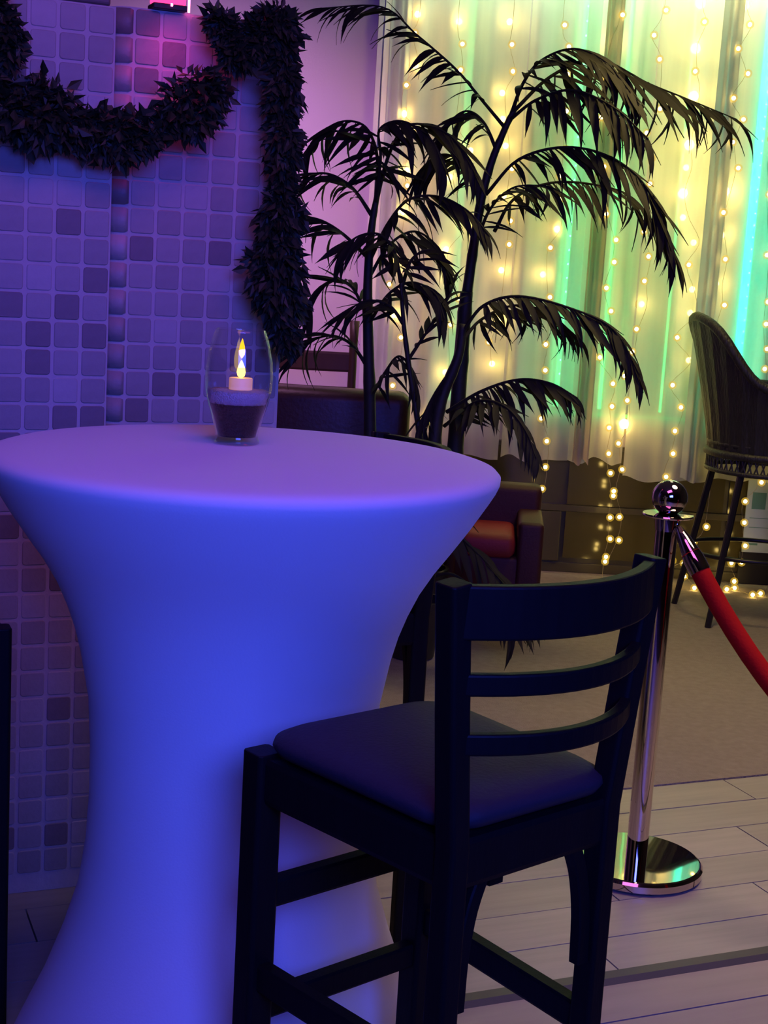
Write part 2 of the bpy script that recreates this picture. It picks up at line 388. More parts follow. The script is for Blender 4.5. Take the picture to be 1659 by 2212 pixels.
fl2 = [(.0006,.0505),(.0044,.056),(.0052,.062),(.0040,.070),(.0020,.077),(.0004,.082)]
MB().lathe(fl2, 16).build('flame_reflection', M['flame'], tl, smooth=True)  # added glowing shape imitating the flame's reflection in the glass
tag(tl, 'small glowing electric tealight with amber flame inside the sand-filled glass', 'candle')

# ------------------------------------------------------------------ bar stools
def make_stool():
    t = empty('bar_stool')
    hf, hb, ht, hd, zs = .1526, .1332, .1690, .174, .7555      # half widths front / back / top of back
    W_ = M['blackwood']
    for s in (-1, 1):
        MB().bar([(s*hf, hd, .004), (s*hf, hd, zs)], .042, .042, side=(1,0,0)).build('leg', W_, t, bevel=.002)
        MB().bar([(s*hb, -hd, .004), (s*hb, -hd, .45), (s*hb, -hd, .74), (s*lerp(hb, ht, .5), -hd-.004, .90), (s*ht, -hd-.010, 1.060)], .030, .034, side=(1,0,0)).build('leg', W_, t, bevel=.002)
    # seat rails
    MB().bar([(-hf+.014, hd, zs-.036), (hf-.014, hd, zs-.036)], .024, .062).build('seat_rail', W_, t)
    MB().bar([(-hb+.012, -hd, zs-.036), (hb-.012, -hd, zs-.036)], .024, .062).build('seat_rail', W_, t)
    for s in (-1, 1):
        MB().bar([(s*hb, -hd+.014, zs-.036), (s*hf, hd-.014, zs-.036)], .024, .062).build('seat_rail', W_, t)
    MB().box((-.035, -hd+.03, zs-.100), (-.012, -hd+.053, zs-.066)).build('glide_block', W_, t)
    # padded seat: rounded trapezoid, domed
    rings = []
    def rs(hx, hy, rad, z, n=9):
        out = []
        for cx, cy, a0 in ((hx-rad, hy-rad, 0), (-hx+rad, hy-rad, PI/2), (-hx+rad, -hy+rad, PI), (hx-rad, -hy+rad, 1.5*PI)):
            for i in range(n):
                a = a0 + PI/2*i/(n-1); x, y = cx + rad*math.cos(a), cy + rad*math.sin(a)
                out.append((x*(1 + .055*y/hd), y - .004, z))
        return out
    X, Y = (hf+hb)/2 + .008, hd + .004
    for ins, rad, z in ((.012,.05,zs-.004),(.0,.055,zs+.004),(-.006,.06,zs+.014),(-.004,.06,zs+.022),(.010,.055,zs+.030),(.035,.05,zs+.035),(.07,.045,zs+.038),(.12,.02,zs+.040)):
        rings.append(rs(X - ins, Y - ins, rad, z))
    MB().loft(rings).build('seat', M['seatvinyl'], t, smooth=True)
    # curved back rails, bowed to the rear
    def rail(z0, z1, bow, th, name):
        rings = []
        f = ((z0 + z1)/2 - .74)/.32; hx = lerp(hb, ht, f) + .006; yb = -hd - .010*f
        for i in range(17):
            u = i/16*2 - 1; x = u*hx; y = yb - bow*(1-u*u)
            rings.append([(x, y - th/2, z0), (x, y + th/2, z0), (x, y + th/2, z1), (x, y - th/2, z1)])
        MB().loft(rings).build(name, W_, t, bevel=.003)
    rail(.996, 1.058, .062, .020, 'top_rail')
    rail(.929, .955, .060, .016, 'back_slat')
    rail(.857, .883, .058, .016, 'back_slat')
    # stretchers
    MB().bar([(-hf, hd, .55), (hf, hd, .55)], .022, .040).build('stretcher', W_, t)
    MB().bar([(-hf, hd, .385), (hf, hd, .385)], .024, .036).build('stretcher', W_, t)
    for s in (-1, 1):
        MB().bar([(s*hb, -hd, .44), (s*hf, hd, .44)], .022, .040).build('stretcher', W_, t)
        # bent brace from the seat rail to the back post
        pts = spline([(s*(hb-.052), -hd+.004, zs-.064), (s*(hb-.036), -hd+.003, zs-.105), (s*(hb-.026), -hd+.002, zs-.16), (s*(hb-.023), -hd+.001, zs-.228)], 10)
        MB().bar(pts, .020, .018, side=(1,0,0)).build('brace', W_, t)
    return t
st1 = make_stool()
st2 = copy_tree(st1); st3 = copy_tree(st1)
st1.location = (.0885, 1.7818, 0); st1.rotation_euler.z = math.radians(40.87)
tag(st1, 'black ladder-back bar stool nearest the camera, in front of the stanchion', 'bar stool', 'bar stools around the cocktail table')
st2.location = (-.130, 2.725, 0); st2.rotation_euler.z = math.radians(110.6)
tag(st2, 'black bar stool mostly hidden behind the right edge of the white table', 'bar stool', 'bar stools around the cocktail table')
st3.location = (-.865, 2.43, 0); st3.rotation_euler.z = math.radians(-67)
tag(st3, 'black bar stool cut off by the left edge, beside the tiled screen', 'bar stool', 'bar stools around the cocktail table')

# ------------------------------------------------------------------ tiled screen panels
TP = 0.0575
SEAM = at(240, 450, 3.0); SX, SY = SEAM.x, SEAM.y
tile_meshes = {}
def tile_mesh(k, wv):
    if (k, wv) in tile_meshes: return tile_meshes[(k, wv)]
    hx, hz, r = wv/2, .0258, .006
    mb = MB(); rings = []
    for ins, y in ((0, .001), (0, -.0008), (.0016, -.0020)):
        ring = []
        for cx, cz, a0 in ((hx-r, hz-r, 0), (-hx+r, hz-r, PI/2), (-hx+r, -hz+r, PI), (hx-r, -hz+r, 1.5*PI)):
            for i in range(3):
                a = a0 + PI/4*i; ring.append((cx + (r-ins)*math.cos(a), y, cz + (r-ins)*math.sin(a)))
        rings.append(ring)
    mb.loft(rings); me = mb.mesh('tile'); me.materials.append(M[k]); tile_meshes[(k, wv)] = me
    return me
def curved_tile(k, R_):
    key = (k, 'curved')
    if key in tile_meshes: return tile_meshes[key]
    mb = MB(); rings = []; arc = R_*PI/2; nseg = 7
    for i in range(nseg + 1):
        s_ = lerp(.021, .0715, i/nseg); a = PI + PI/2*min(1, s_/arc)
        c, sn = math.cos(a), math.sin(a); cx, cyy = R_, R_
        e = .0006 if i in (0, nseg) else .0020
        o = [(cx + (R_ + q)*c, cyy + (R_ + q)*sn) for q in (-.001, e)]
        hz = .0258 - (.003 if i in (0, nseg) else 0)
        rings.append([(*o[0], -hz), (*o[1], -hz), (*o[1], hz), (*o[0], hz)])
    mb.loft(rings); me = mb.mesh('tile', True); me.materials.append(M[k]); tile_meshes[key] = me
    return me
def screen(name, label, org, cols, rows, dirsign, rounded, top):
    """panel face in local XZ plane, face towards local -Y; columns run from local x=0 in +x*dirsign"""
    t = empty(name, (org.x, org.y, 0), ANG)
    W = cols*TP if not rounded else .0502 + (cols - 1)*TP
    x0, x1 = (0, W) if dirsign > 0 else (-W, 0)
    th = .05
    if rounded:
        R_ = .046
        ring0 = []
        for i in range(7):
            a = PI + PI/2*i/6; ring0.append((x0 + R_ + R_*math.cos(a), R_ + R_*math.sin(a)))
        ring = ring0 + [(x1, 0), (x1, th), (x0 + .001, th)]
        mb = MB(); mb.loft([[(x, y, z) for x, y in ring] for z in (0.0, top)])
    else:
        mb = MB().box((x0, 0, 0), (x1, th, top))
    mb.build('panel_board', M['grout'], t)
    for c in range(cols):
        for r in range(rows):
            cx = (c + .5)*TP if dirsign > 0 else -(c + .5)*TP
            wv = .0505
            k = random.choices(['tile1', 'tile2', 'tile3', 'tile4'], [5, 5, 2.2, 1.6])[0]
            z = top - (r + .5)*TP
            if z < .025: continue
            m = Matrix.Translation((cx, .0, z))
            if rounded and c == 0:
                inst('tile', curved_tile(k, R_), t, Matrix.Translation((0, 0, z))); continue
            if rounded: m = Matrix.Translation((.0502 + .0253 + (c - 1)*TP, .0, z))
            inst('tile', tile_mesh(k, wv), t, m)
    return t, x0, x1, th
sl, *_ = screen('tiled_screen', '', Vector((SX, SY, 0)), 9, 33, -1, False, 1.882)
tag(sl, 'left tiled screen panel with a dark rail along its top', 'screen')
MB().bar([(-9*TP, .02, 1.894), (-.012, .02, 1.894)], .05, .024).build('top_rail', M['capwood'], sl, bevel=.004)
org2 = Vector((SX, SY, 0)) + dx*.002 + dn*.052
sr_, x0, x1, th = screen('tiled_screen', '', org2, 7, 33, 1, True, 1.895)
tag(sr_, 'right tiled screen panel with rounded edge, pink lamp on its top', 'screen')
def on_screen(lx, z, off, org=org2):        # point in front of the right panel
    return org + dx*lx - dn*off + Vector((0, 0, z))

# pink lamp standing on the right panel
lp = empty('pink_lamp', tuple(on_screen(.118, 1.8955, -.012)), ANG)
MB().box((-.036, -.03, 0), (.036, .024, .012)).build('base', M['blackmetal'], lp, bevel=.002)
MB().box((-.034, -.026, .012), (.034, .016, .15)).build('light_box', M['neon'], lp, bevel=.004)
MB().tube([(.040, -.024, .0), (.040, -.024, .15)], .0025, 8).build('neon_tube', M['neonhot'], lp)
MB().tube([(.0, -.0305, .010), (.004, -.0305, .010)], .003, 8).build('indicator', M['neonhot'], lp)
ll = light('pink_lamp_light', 'SPOT', tuple(on_screen(.118, 1.915, .10)), tuple(on_screen(.13, 1.60, -.02)), 1.0, (1.0, 0.05, 0.42), spot_size=math.radians(100), spot_blend=1.0, shadow_soft_size=.03)
tag(lp, 'small glowing pink-red light box standing on top of the tiled screen', 'lamp')

# ------------------------------------------------------------------ leafy garlands on the screen
def garland(name, label, path, radii, n_leaf, size, stemr=.006, grav=.5):
    root = empty(name, path[0])
    p0 = Vector(path[0]); pts = [p - p0 for p in spline(path, 48)]
    MB().tube(pts, stemr, 6).build('vine', M['ivystem'], root)
    mb = MB(); k = len(radii) - 1
    for i in range(n_leaf):
        u = random.random(); j = min(int(u*48), 47); c = pts[j].lerp(pts[j+1], u*48 - j)
        q = u*k; qi = min(int(q), k-1); R_ = lerp(radii[qi], radii[qi+1], q - qi)
        R_ *= max(.35, .85 + 1.0*noise.noise(c*11 + Vector((3, 1, 7))))
        d = Vector((random.gauss(0,1), random.gauss(0,1), random.gauss(0,1))).normalized()*R_*random.random()**.45
        ny = d.dot(dn)
        if ny > .012: d -= dn*(ny - .012)     # stay in front of the panel
        c2 = c + d
        ax = (d.normalized()*.7 + Vector((random.gauss(0,.5), random.gauss(0,.5), random.gauss(0,.5) - grav)))
        if ax.dot(dn) > .1: ax -= dn*(ax.dot(dn) - .1)
        ax.normalize()
        sd = ax.cross(Vector((random.gauss(0,1), random.gauss(0,1), random.gauss(0,1)))).normalized()
        nn = ax.cross(sd)
        L = size*random.uniform(.5, 1.3); Wd = L*random.uniform(.16, .34)
        mb.add([c2, c2 + ax*L*.45 + sd*Wd + nn*.004, c2 + ax*L, c2 + ax*L*.45 - sd*Wd + nn*.004], [(0,1,2),(0,2,3)])
    o = mb.build('foliage', M['ivy'], root); tag(o, kind='stuff')
    return tag(root, label, 'garland')
def scr(px, py, off=.05):                    # point in front of the tilted screen plane seen at this spot
    a = at(px, py, 1.0) - Vector((0, 0, CAM_H)); o = Vector((SX, SY, 0)) - dn*off
    t = (o.dot(dn)) / (a.x*dn.x + a.y*dn.y)
    return Vector((a.x*t, a.y*t, CAM_H + a.z*t))
garland('leaf_garland', 'dark leafy garland swag sagging across both tiled panels', [scr(-40,190), scr(30,235), scr(90,245), scr(180,280), scr(265,295), scr(345,275), scr(420,225), scr(470,185)],
        [.06,.055,.070,.028,.058,.045,.058,.012], 4200, .030)
garland('leaf_garland', 'dark leafy garland clump hanging at the top left corner', [scr(-60,-10), scr(-10,20), scr(15,70), scr(20,130)], [.05,.03,.028,.02], 900, .028)
garland('leaf_garland', 'dark leafy garland looping over the top of the right tiled panel', [scr(465,40), scr(500,75), scr(515,120), scr(540,90), scr(580,50), scr(618,65)], [.028,.034,.036,.028,.045,.04], 2200, .028)
cas_pts = [scr(612,60,.045), scr(612,150,.045), scr(612,260,.04), scr(610,380,.04), scr(605,480,.04), scr(595,570,.045), scr(608,650,.045), scr(618,735,.045)]
garland('leaf_garland', 'dark leafy garland cascading down the right edge of the tiled screen', cas_pts, [.035,.038,.032,.040,.050,.058,.045,.03], 4600, .032, grav=1.0)

# ------------------------------------------------------------------ curtains
def curtain(name, label, xa, xb, zb, y, amp, nf, m, seed, zt=2.93, hemw=.012, group=None, taper=0):
    rnd = random.Random(seed); ph = [rnd.uniform(0, 6.28) for _ in range(6)]
    W = xb - xa; nx = max(24, int(nf*14)); nz = 14; t = empty(name, ((xa+xb)/2, y, 0))
    V = []; Fc = []
    for i in range(nx + 1):
        u = i/nx
        f = math.sin(2*PI*nf*u + ph[0]) + .45*math.sin(2*PI*nf*.53*u + ph[1]) + .25*math.sin(2*PI*nf*1.7*u + ph[2])
        for k in range(nz + 1):
            v = k/nz; z = lerp(zb + hemw*math.sin(2*PI*1.3*u + ph[3]) + .005*math.sin(2*PI*nf*u + ph[0]), zt, v)
            a = amp*(1 - .35*v)
            x = lerp(xa, xb, u) + .25*a*math.cos(2*PI*nf*u + ph[4])*(1 - v) + taper*(1-v)*(u-.5)*W
            V.append((x - (xa+xb)/2, f*a, z))
    for i in range(nx):
        for k in range(nz):
            a = i*(nz+1) + k; Fc.append((a, a + nz + 1, a + nz + 2, a + 1))
    mb = MB(); mb.add(V, Fc); o = mb.build('cloth', m, t, smooth=True)
    MB().box((-W/2 - .01, -.012, zt), (W/2 + .01, .012, zt + .035)).build('heading', m, t)
    return tag(t, label, 'curtain', group)
def X(px, y, py=600): return at(px, py, y).x
YC = 6.64
curtain('sheer_curtain', 'pale sheer curtain behind the taller palm, glowing green and white', X(858, YC), X(1106, YC), .54, YC, .022, 3, M['sheer'], 1)
curtain('sheer_curtain', 'narrow pale sheer curtain right of the palm stem', X(1108, YC), X(1256, YC), .55, YC + .012, .022, 2, M['sheer'], 2)
curtain('sheer_curtain', 'yellow-green sheer curtain between the taupe drape and the longer panel', X(1258, YC), X(1380, YC), .56, YC + .010, .022, 2, M['sheer'], 3)
curtain('sheer_curtain', 'longer white sheer curtain panel above the stanchion ball', X(1382, YC - .01), X(1538, YC - .01), .487, YC - .008, .016, 2, M['sheer'], 4, hemw=.01)
curtain('sheer_curtain', 'sheer curtain at the right edge lit by a cyan light strip', X(1540, YC), 2.55, .50, YC + .010, .022, 6, M['sheer'], 5)
curtain('gathered_drape', 'gathered taupe drape hanging among the string lights', X(1266, 6.60), X(1302, 6.60), .555, 6.612, .012, 2, M['drape_taupe'], 6)
curtain('gathered_drape', 'gathered grey drape hanging left of the cyan light strip', X(1512, 6.60), X(1556, 6.60), .50, 6.612, .010, 2, M['drape_grey'], 7)
curtain('gathered_drape', 'pale grey drape edge against the purple wall', X(812, 6.66), X(856, 6.66), .52, 6.68, .010, 2, M['drape_grey'], 8)
rod = MB().tube([(X(800, YC), 6.645, 2.985), (2.6, 6.645, 2.985)], .011, 10).build('curtain_rod', M['blackmetal'], smooth=True, sharp=.6)
tag(rod, 'thin curtain rod above the sheer curtains', 'curtain rod')

# ------------------------------------------------------------------ green light strips behind the curtains
def strip(label, p0, p1, wd, m, ndot, dots=True):
    t = empty('light_strip', tuple(p0)); d = p1 - p0
    vert = abs(d.z) > abs(d.x)
    sx = wd/2
    if vert:
        MB().box((-sx - .006, .010, 0), (sx + .006, .022, d.z)).build('channel', M['alu'], t)
        MB().box((-sx, .0, 0), (sx, .0098, d.z)).build('diffuser', m, t, bevel=.002)
    else:
        MB().box((0, .010, -sx - .006), (d.x, .022, sx + .006)).build('channel', M['alu'], t)
        MB().box((0, .0, -sx), (d.x, .0098, sx)).build('diffuser', m, t, bevel=.002)
    if dots:
        mb = MB()
        for i in range(ndot):
            q = d*((i + .5)/ndot); mb.sphere((q.x, -.05, q.z), .0042, 6, 4)
        o = mb.build('led_beads', M['leddot'], t); tag(o, kind='stuff')
    return tag(t, label, 'light strip')
def V3(px, py, y): return at(px, py, y)
ztop = 2.95
def vstrip(label, px, m, wd, n, y=6.73, dots=True):
    x = X(px, y); strip(label, Vector((x, y, .80)), Vector((x, y, ztop)), wd, m, n, dots)
vstrip('narrow green light strip behind the curtain left of the taupe drape', 1222, M['led'], .022, 34)
vstrip('green light strip behind the yellow curtain right of the taupe drape', 1318, M['led'], .016, 34, dots=False)
vstrip('wide cyan light strip behind the curtain at the right edge', 1612, M['ledc'], .040, 40)
vstrip('faint green light strip behind the longer white curtain', 1452, M['led'], .010, 34, dots=False)
vstrip('soft green light strip behind the curtain left of the tallest palm stem', 985, M['led_soft'], .030, 34, dots=False)
xa_, xb_ = X(1205, 6.73), X(1600, 6.73)
strip('horizontal green light strip along the window sill', Vector((xa_, 6.735, .772)), Vector((xb_, 6.735, .772)), .016, M['led_dim'], 40, False)

# ------------------------------------------------------------------ string lights
strands = {
 'left curtain edge': [(902,31,1),(896,72,0),(897,141,1),(878,184,0),(873,246,1),(891,280,0),(878,369,1),(880,401,0),(871,457,1),(854,573,1),(841,614,0),(854,680,1),(866,729,0),(848,833,0)],
 'behind the palm crown': [(992,47,1),(999,95,0),(995,151,0),(991,266,0),(1016,325,1),(972,383,1),(1007,486,1),(964,539,1),(970,595,1),(991,645,0),(973,701,0),(962,804,1),(921,904,1)],
 'right of the palm stem': [(1101,47,1),(1106,96,0),(1108,154,0),(1085,201,1),(1086,257,1),(1092,315,1),(1106,365,0),(1088,423,1),(1103,477,0),(1100,528,0),(1083,584,1),(1078,690,1),(1056,739,0),(1063,786,1)],
 'left of the taupe drape': [(1220,54,0),(1229,101,0),(1226,160,0),(1224,240,0),(1222,322,0),(1209,380,0),(1211,430,0),(1202,495,1),(1189,535,0),(1173,593,1),(1188,642,0),(1179,744,0),(1178,800,0),(1169,904,0),(1181,953,0),(1178,1009,0),(1171,1056,0),(1161,1108,0),(1150,1213,0),(1138,1261,0)],
 'right of the taupe drape': [(1345,32,0),(1319,93,1),(1310,170,0),(1299,253,0),(1305,360,0),(1310,462,0),(1331,518,0),(1327,566,0),(1310,622,0),(1320,672,0),(1324,728,0),(1296,772,0),(1324,829,0),(1322,878,0),(1316,924,0),(1315,980,0),(1319,1022,0),(1325,1071,0),(1318,1118,0),(1318,1164,0),(1309,1203,0),(1296,1257,0)],
 'with one bulb enlarged to imitate bloom near its foot': [(1439,22,0),(1413,76,0),(1425,128,0),(1426,235,0),(1397,287,0),(1408,342,0),(1404,397,0),(1391,500,0),(1401,554,0),(1392,607,0),(1386,657,1),(1375,711,0),(1366,760,0),(1349,812,0),(1355,865,0),(1348,916,2),(1336,958,0),(1344,1014,0),(1326,1061,0),(1338,1117,0),(1337,1167,0),(1307,1213,0)],
 'left of the grey drape': [(1513,7,2),(1522,47,0),(1502,105,2),(1502,154,0),(1498,208,2),(1489,313,2),(1482,362,1),(1475,418,2),(1475,470,1),(1498,524,1),(1488,572,0),(1495,625,1),(1491,676,1),(1463,729,0),(1488,778,1),(1453,832,0),(1471,880,0),(1458,931,0),(1454,980,0),(1439,1030,0),(1446,1120,0),(1453,1211,0),(1447,1230,0),(1477,1217,0),(1478,1245,0),(1500,1270,0)],
 'right of the grey drape': [(1607,11,2),(1620,53,0),(1595,105,0),(1616,159,0),(1585,212,0),(1606,258,0),(1583,307,0),(1595,363,0),(1565,414,2),(1563,459,0),(1560,508,1),(1567,560,0),(1547,613,1),(1565,659,0),(1543,711,0),(1563,760,0),(1555,870,0),(1545,1000,0),(1526,1138,0),(1499,1170,0)],
 'at the right edge trailing onto the floor': [(1672,60,0),(1668,180,0),(1666,300,0),(1662,420,0),(1657,551,0),(1659,652,0),(1655,700,0),(1657,754,0),(1652,797,0),(1650,900,0),(1645,1042,0),(1610,1083,0),(1608,1129,0),(1610,1179,0),(1602,1215,0),(1580,1216,0),(1586,1256,0),(1570,1273,0),(1587,1270,0),(1626,1285,0),(1643,1282,0)],
}
bulb_me = {}
for k, r in ((0, .0095), (1, .0150), (2, .0240)):  # larger radii imitate the bloom of the brightest bulbs
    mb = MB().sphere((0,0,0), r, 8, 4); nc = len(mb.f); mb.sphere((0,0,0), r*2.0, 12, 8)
    me = mb.mesh('bulb', True); me.materials.append(M['bulb'] if k == 0 else M['bulb_hot']); me.materials.append(M['halo'])
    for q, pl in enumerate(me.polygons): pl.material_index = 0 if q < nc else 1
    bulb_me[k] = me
for nm, bl in strands.items():
    pts = []
    for (px, py, big) in bl:
        y = 6.585 if big == 0 else 6.680
        p = at(px, py, y)
        if p.z < .03:                        # trailing on the carpet
            a = at(px, py, 1.0) - Vector((0,0,CAM_H)); t = (.018 - CAM_H)/a.z
            p = Vector((a.x*t, a.y*t, .018))
        pts.append((p, big))
    root = empty('string_light', (pts[0][0].x, 6.60, 0)); o0 = Vector(root.location)
    top = pts[0][0].copy(); top.z = 2.94; top.x += .01
    wp = [Vector((top.x, 6.60, 2.94)) - o0]
    for p, big in pts:
        q = Vector((p.x + random.choice((-1, 1))*.009, 6.592 if p.z > .5 else p.y, p.z)) - o0
        wp.append(q)
    wp2 = spline(wp, len(wp)*4)
    for q in wp2: q.z = max(q.z, .008)
    MB().tube(wp2, .0009, 5).build('wire', M['wire'], root)
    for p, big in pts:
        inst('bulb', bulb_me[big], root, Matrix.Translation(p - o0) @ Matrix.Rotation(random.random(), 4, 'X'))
    tag(root, 'warm fairy light strand hanging ' + nm if 'trail' not in nm else 'warm fairy light strand at the right edge trailing onto the floor', 'string light', 'fairy light strands on the curtains')

# ------------------------------------------------------------------ palms
leaf_me = []
for droop in (.10, .28, .5):
    mb = MB(); N_ = 6; V = []; Fc = []
    for i in range(N_ + 1):
        u = i/N_; wd = .5*math.sin(PI*min(1, (u*.9 + .10)))**.75*(1 - u**4) if u < 1 else 0.0
        z = -droop*u*u; yy = u*(1 - droop*.35*u)
        V += [(-wd, yy, z + .12*wd*.1), (0, yy, z - .012), (wd, yy, z + .12*wd*.1)]
    for i in range(N_):
        a = i*3; Fc += [(a, a+1, a+4, a+3), (a+1, a+2, a+5, a+4)]
    mb.add(V, Fc); me = mb.mesh('leaflet', True); me.materials.append(M['leaf']); leaf_me.append(me)

def frond(root, path, n, L0, width=.026, hang=.55, base=.14, fold=.6):
    o0 = Vector(root.location); pts = [p - o0 for p in spline(path, 30)]
    k = len(pts)
    fr = MB().tube(pts, [lerp(.0080, .0020, (i/(k-1))**.7) for i in range(k)], 6).build('frond', M['leaf'], root, smooth=True)
    acc = 0; cum = [0]
    for i in range(k-1): acc += (pts[i+1]-pts[i]).length; cum.append(acc)
    tot = acc
    for q in range(n):
        u = base + (1-base)*(q + .5)/n
        for s in (-1, 1):
            d = min(tot*.999, max(0, (u + s*.25*(1-base)/n)*tot))
            i = max(j for j in range(k-1) if cum[j] <= d); f = (d - cum[i])/max(1e-6, cum[i+1]-cum[i])
            c = pts[i].lerp(pts[i+1], f); tg = (pts[min(i+2,k-1)] - pts[max(i-1,0)]).normalized()
            sd = tg.cross(Vector((0,0,1)))
            if sd.length < .15: sd = tg.cross(Vector((0,1,0)))
            sd.normalize(); up = sd.cross(tg).normalized()
            L = L0*(.62 + .62*math.sin(PI*min(1, .15 + .78*(q+.5)/n)))*random.uniform(.85, 1.15)
            fw = .50 + .70*u
            ax = (sd*s*.55 + tg*fw + up*.12*random.uniform(0, 1.4) + Vector((0,0,-hang*random.uniform(.55, 1.35))) + Vector((random.gauss(0,.08), random.gauss(0,.08), random.gauss(0,.08)))).normalized()
            # blade turned partly edge-down, so that its flat side shows from the side
            zz = up*.5 + Vector((0,0,.3)) + Vector((random.gauss(0,.35), -1.0 + random.gauss(0,.35), 0))*fold*1.6
            zz = zz - ax*zz.dot(ax)
            if zz.length < .1: zz = sd - ax*sd.dot(ax)
            zz.normalize()
            xx = ax.cross(zz)
            w_ = width*random.uniform(.8, 1.2)*(L/L0)**.3
            dr = (Vector((0,0,1)) - ax*ax.z)     # the droop bends towards the ground
            if dr.length > .05 and random.random() < .9:
                dr.normalize(); bl = zz*.55 + dr*.85; bl.normalize(); zb = bl
            else: zb = zz
            m = Matrix(((xx.x*w_, ax.x*L, zb.x*L, c.x), (xx.y*w_, ax.y*L, zb.y*L, c.y), (xx.z*w_, ax.z*L, zb.z*L, c.z), (0,0,0,1)))
            inst('leaflet', random.choice(leaf_me), fr, m)
    return fr

def stem(root, path, r0, r1, name='stem'):
    o0 = Vector(root.location); pts = [p - o0 for p in spline(path, 28)]; k = len(pts)
    rr = [lerp(r0, r1, i/(k-1))*(1.10 if i % 5 == 0 else 1.0) for i in range(k)]
    return MB().tube(pts, rr, 10).build(name, M['trunk'], root, smooth=True)

def pot(root, r=.13, h=.27):
    MB().lathe([(r*.72,.004),(r*.76,.01),(r*.97,h-.03),(r*1.03,h-.028),(r*1.03,h),(r*.93,h),(r*.91,h-.03)], 32).build('pot', M['pot'], root, smooth=True, sharp=.6)
    MB().lathe([(r*.905,h-.035),(r*.5,h-.026),(.002,h-.022)], 24).build('soil', M['soil'], root, smooth=True)

def P(y, *pp): return [at(a, b, y + (c[0] if c else 0)) for a, b, *c in pp]
# taller palm (right stem)
YB = 5.38
pb = empty('potted_palm', (at(885, 1385, YB).x, YB, 0.004)); pot(pb)
b0 = Vector((pb.location.x, YB, .22))
stem(pb, [b0 + Vector((.02,0,0))] + P(YB, (968,1110), (984,960), (990,860), (1000,720), (1008,630)), .036, .024)
stem(pb, P(YB, (1008,640), (1022,540), (1040,430), (1062,350), (1090,280), (1112,235)), .020, .010)
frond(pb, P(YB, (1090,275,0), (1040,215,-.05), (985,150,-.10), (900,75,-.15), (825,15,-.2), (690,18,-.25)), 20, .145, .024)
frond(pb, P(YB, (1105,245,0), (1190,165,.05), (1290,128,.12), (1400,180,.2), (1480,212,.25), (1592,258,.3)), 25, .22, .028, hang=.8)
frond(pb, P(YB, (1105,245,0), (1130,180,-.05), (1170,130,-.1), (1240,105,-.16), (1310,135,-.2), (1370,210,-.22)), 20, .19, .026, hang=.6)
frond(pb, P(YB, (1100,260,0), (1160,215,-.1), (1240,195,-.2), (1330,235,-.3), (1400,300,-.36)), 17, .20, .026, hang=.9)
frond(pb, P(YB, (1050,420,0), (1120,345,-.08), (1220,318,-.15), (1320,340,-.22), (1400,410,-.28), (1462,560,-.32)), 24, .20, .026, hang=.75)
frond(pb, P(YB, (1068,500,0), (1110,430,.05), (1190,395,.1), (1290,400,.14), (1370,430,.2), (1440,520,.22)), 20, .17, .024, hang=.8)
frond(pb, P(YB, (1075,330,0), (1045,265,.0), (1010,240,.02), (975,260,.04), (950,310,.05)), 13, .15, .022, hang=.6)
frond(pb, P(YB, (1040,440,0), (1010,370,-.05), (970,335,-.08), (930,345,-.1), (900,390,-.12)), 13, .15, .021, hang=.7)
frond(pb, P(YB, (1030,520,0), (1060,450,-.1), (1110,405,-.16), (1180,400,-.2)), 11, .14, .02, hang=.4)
tag(pb, 'tallest dark palm, its crown arching over the glowing curtain', 'palm', 'potted palms before the curtain')
# low palm whose fronds spread right just above the table rim
YC2 = 5.05
pc = empty('potted_palm', (at(925, 1420, YC2).x - .06, YC2, 0.004)); pot(pc, .105, .22)
c0_ = Vector((pc.location.x, YC2, .19))
stem(pc, [c0_] + P(YC2, (932,1080), (940,940), (955,860), (990,770), (1000,700)), .030, .014)
stem(pc, [c0_ + Vector((.02,.01,0))] + P(YC2, (915,1050), (905,930), (885,800), (872,700), (866,600)), .014, .006)
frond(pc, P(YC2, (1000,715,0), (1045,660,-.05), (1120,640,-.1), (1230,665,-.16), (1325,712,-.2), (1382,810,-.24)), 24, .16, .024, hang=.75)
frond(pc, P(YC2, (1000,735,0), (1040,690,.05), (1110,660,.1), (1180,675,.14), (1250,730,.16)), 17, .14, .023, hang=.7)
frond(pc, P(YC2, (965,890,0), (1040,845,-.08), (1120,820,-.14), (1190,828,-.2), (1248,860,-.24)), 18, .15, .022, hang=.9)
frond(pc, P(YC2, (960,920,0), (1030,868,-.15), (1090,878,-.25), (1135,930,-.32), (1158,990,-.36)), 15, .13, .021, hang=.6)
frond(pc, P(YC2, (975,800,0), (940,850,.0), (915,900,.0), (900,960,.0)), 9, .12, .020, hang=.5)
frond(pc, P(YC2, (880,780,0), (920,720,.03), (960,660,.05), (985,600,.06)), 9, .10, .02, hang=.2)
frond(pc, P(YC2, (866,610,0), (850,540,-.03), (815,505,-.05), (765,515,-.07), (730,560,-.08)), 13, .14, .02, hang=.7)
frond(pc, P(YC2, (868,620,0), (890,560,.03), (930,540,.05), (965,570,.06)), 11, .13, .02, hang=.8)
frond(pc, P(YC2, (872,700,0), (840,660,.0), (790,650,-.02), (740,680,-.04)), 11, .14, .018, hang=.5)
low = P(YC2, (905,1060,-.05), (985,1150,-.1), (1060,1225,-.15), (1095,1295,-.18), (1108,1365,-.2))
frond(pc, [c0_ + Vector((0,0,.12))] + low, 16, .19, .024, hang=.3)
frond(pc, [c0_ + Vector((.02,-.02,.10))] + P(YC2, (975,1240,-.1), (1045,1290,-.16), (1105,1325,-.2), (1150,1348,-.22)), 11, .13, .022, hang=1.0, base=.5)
tag(pc, 'low palm between the taller ones, fronds spreading above the table rim', 'palm', 'potted palms before the curtain')
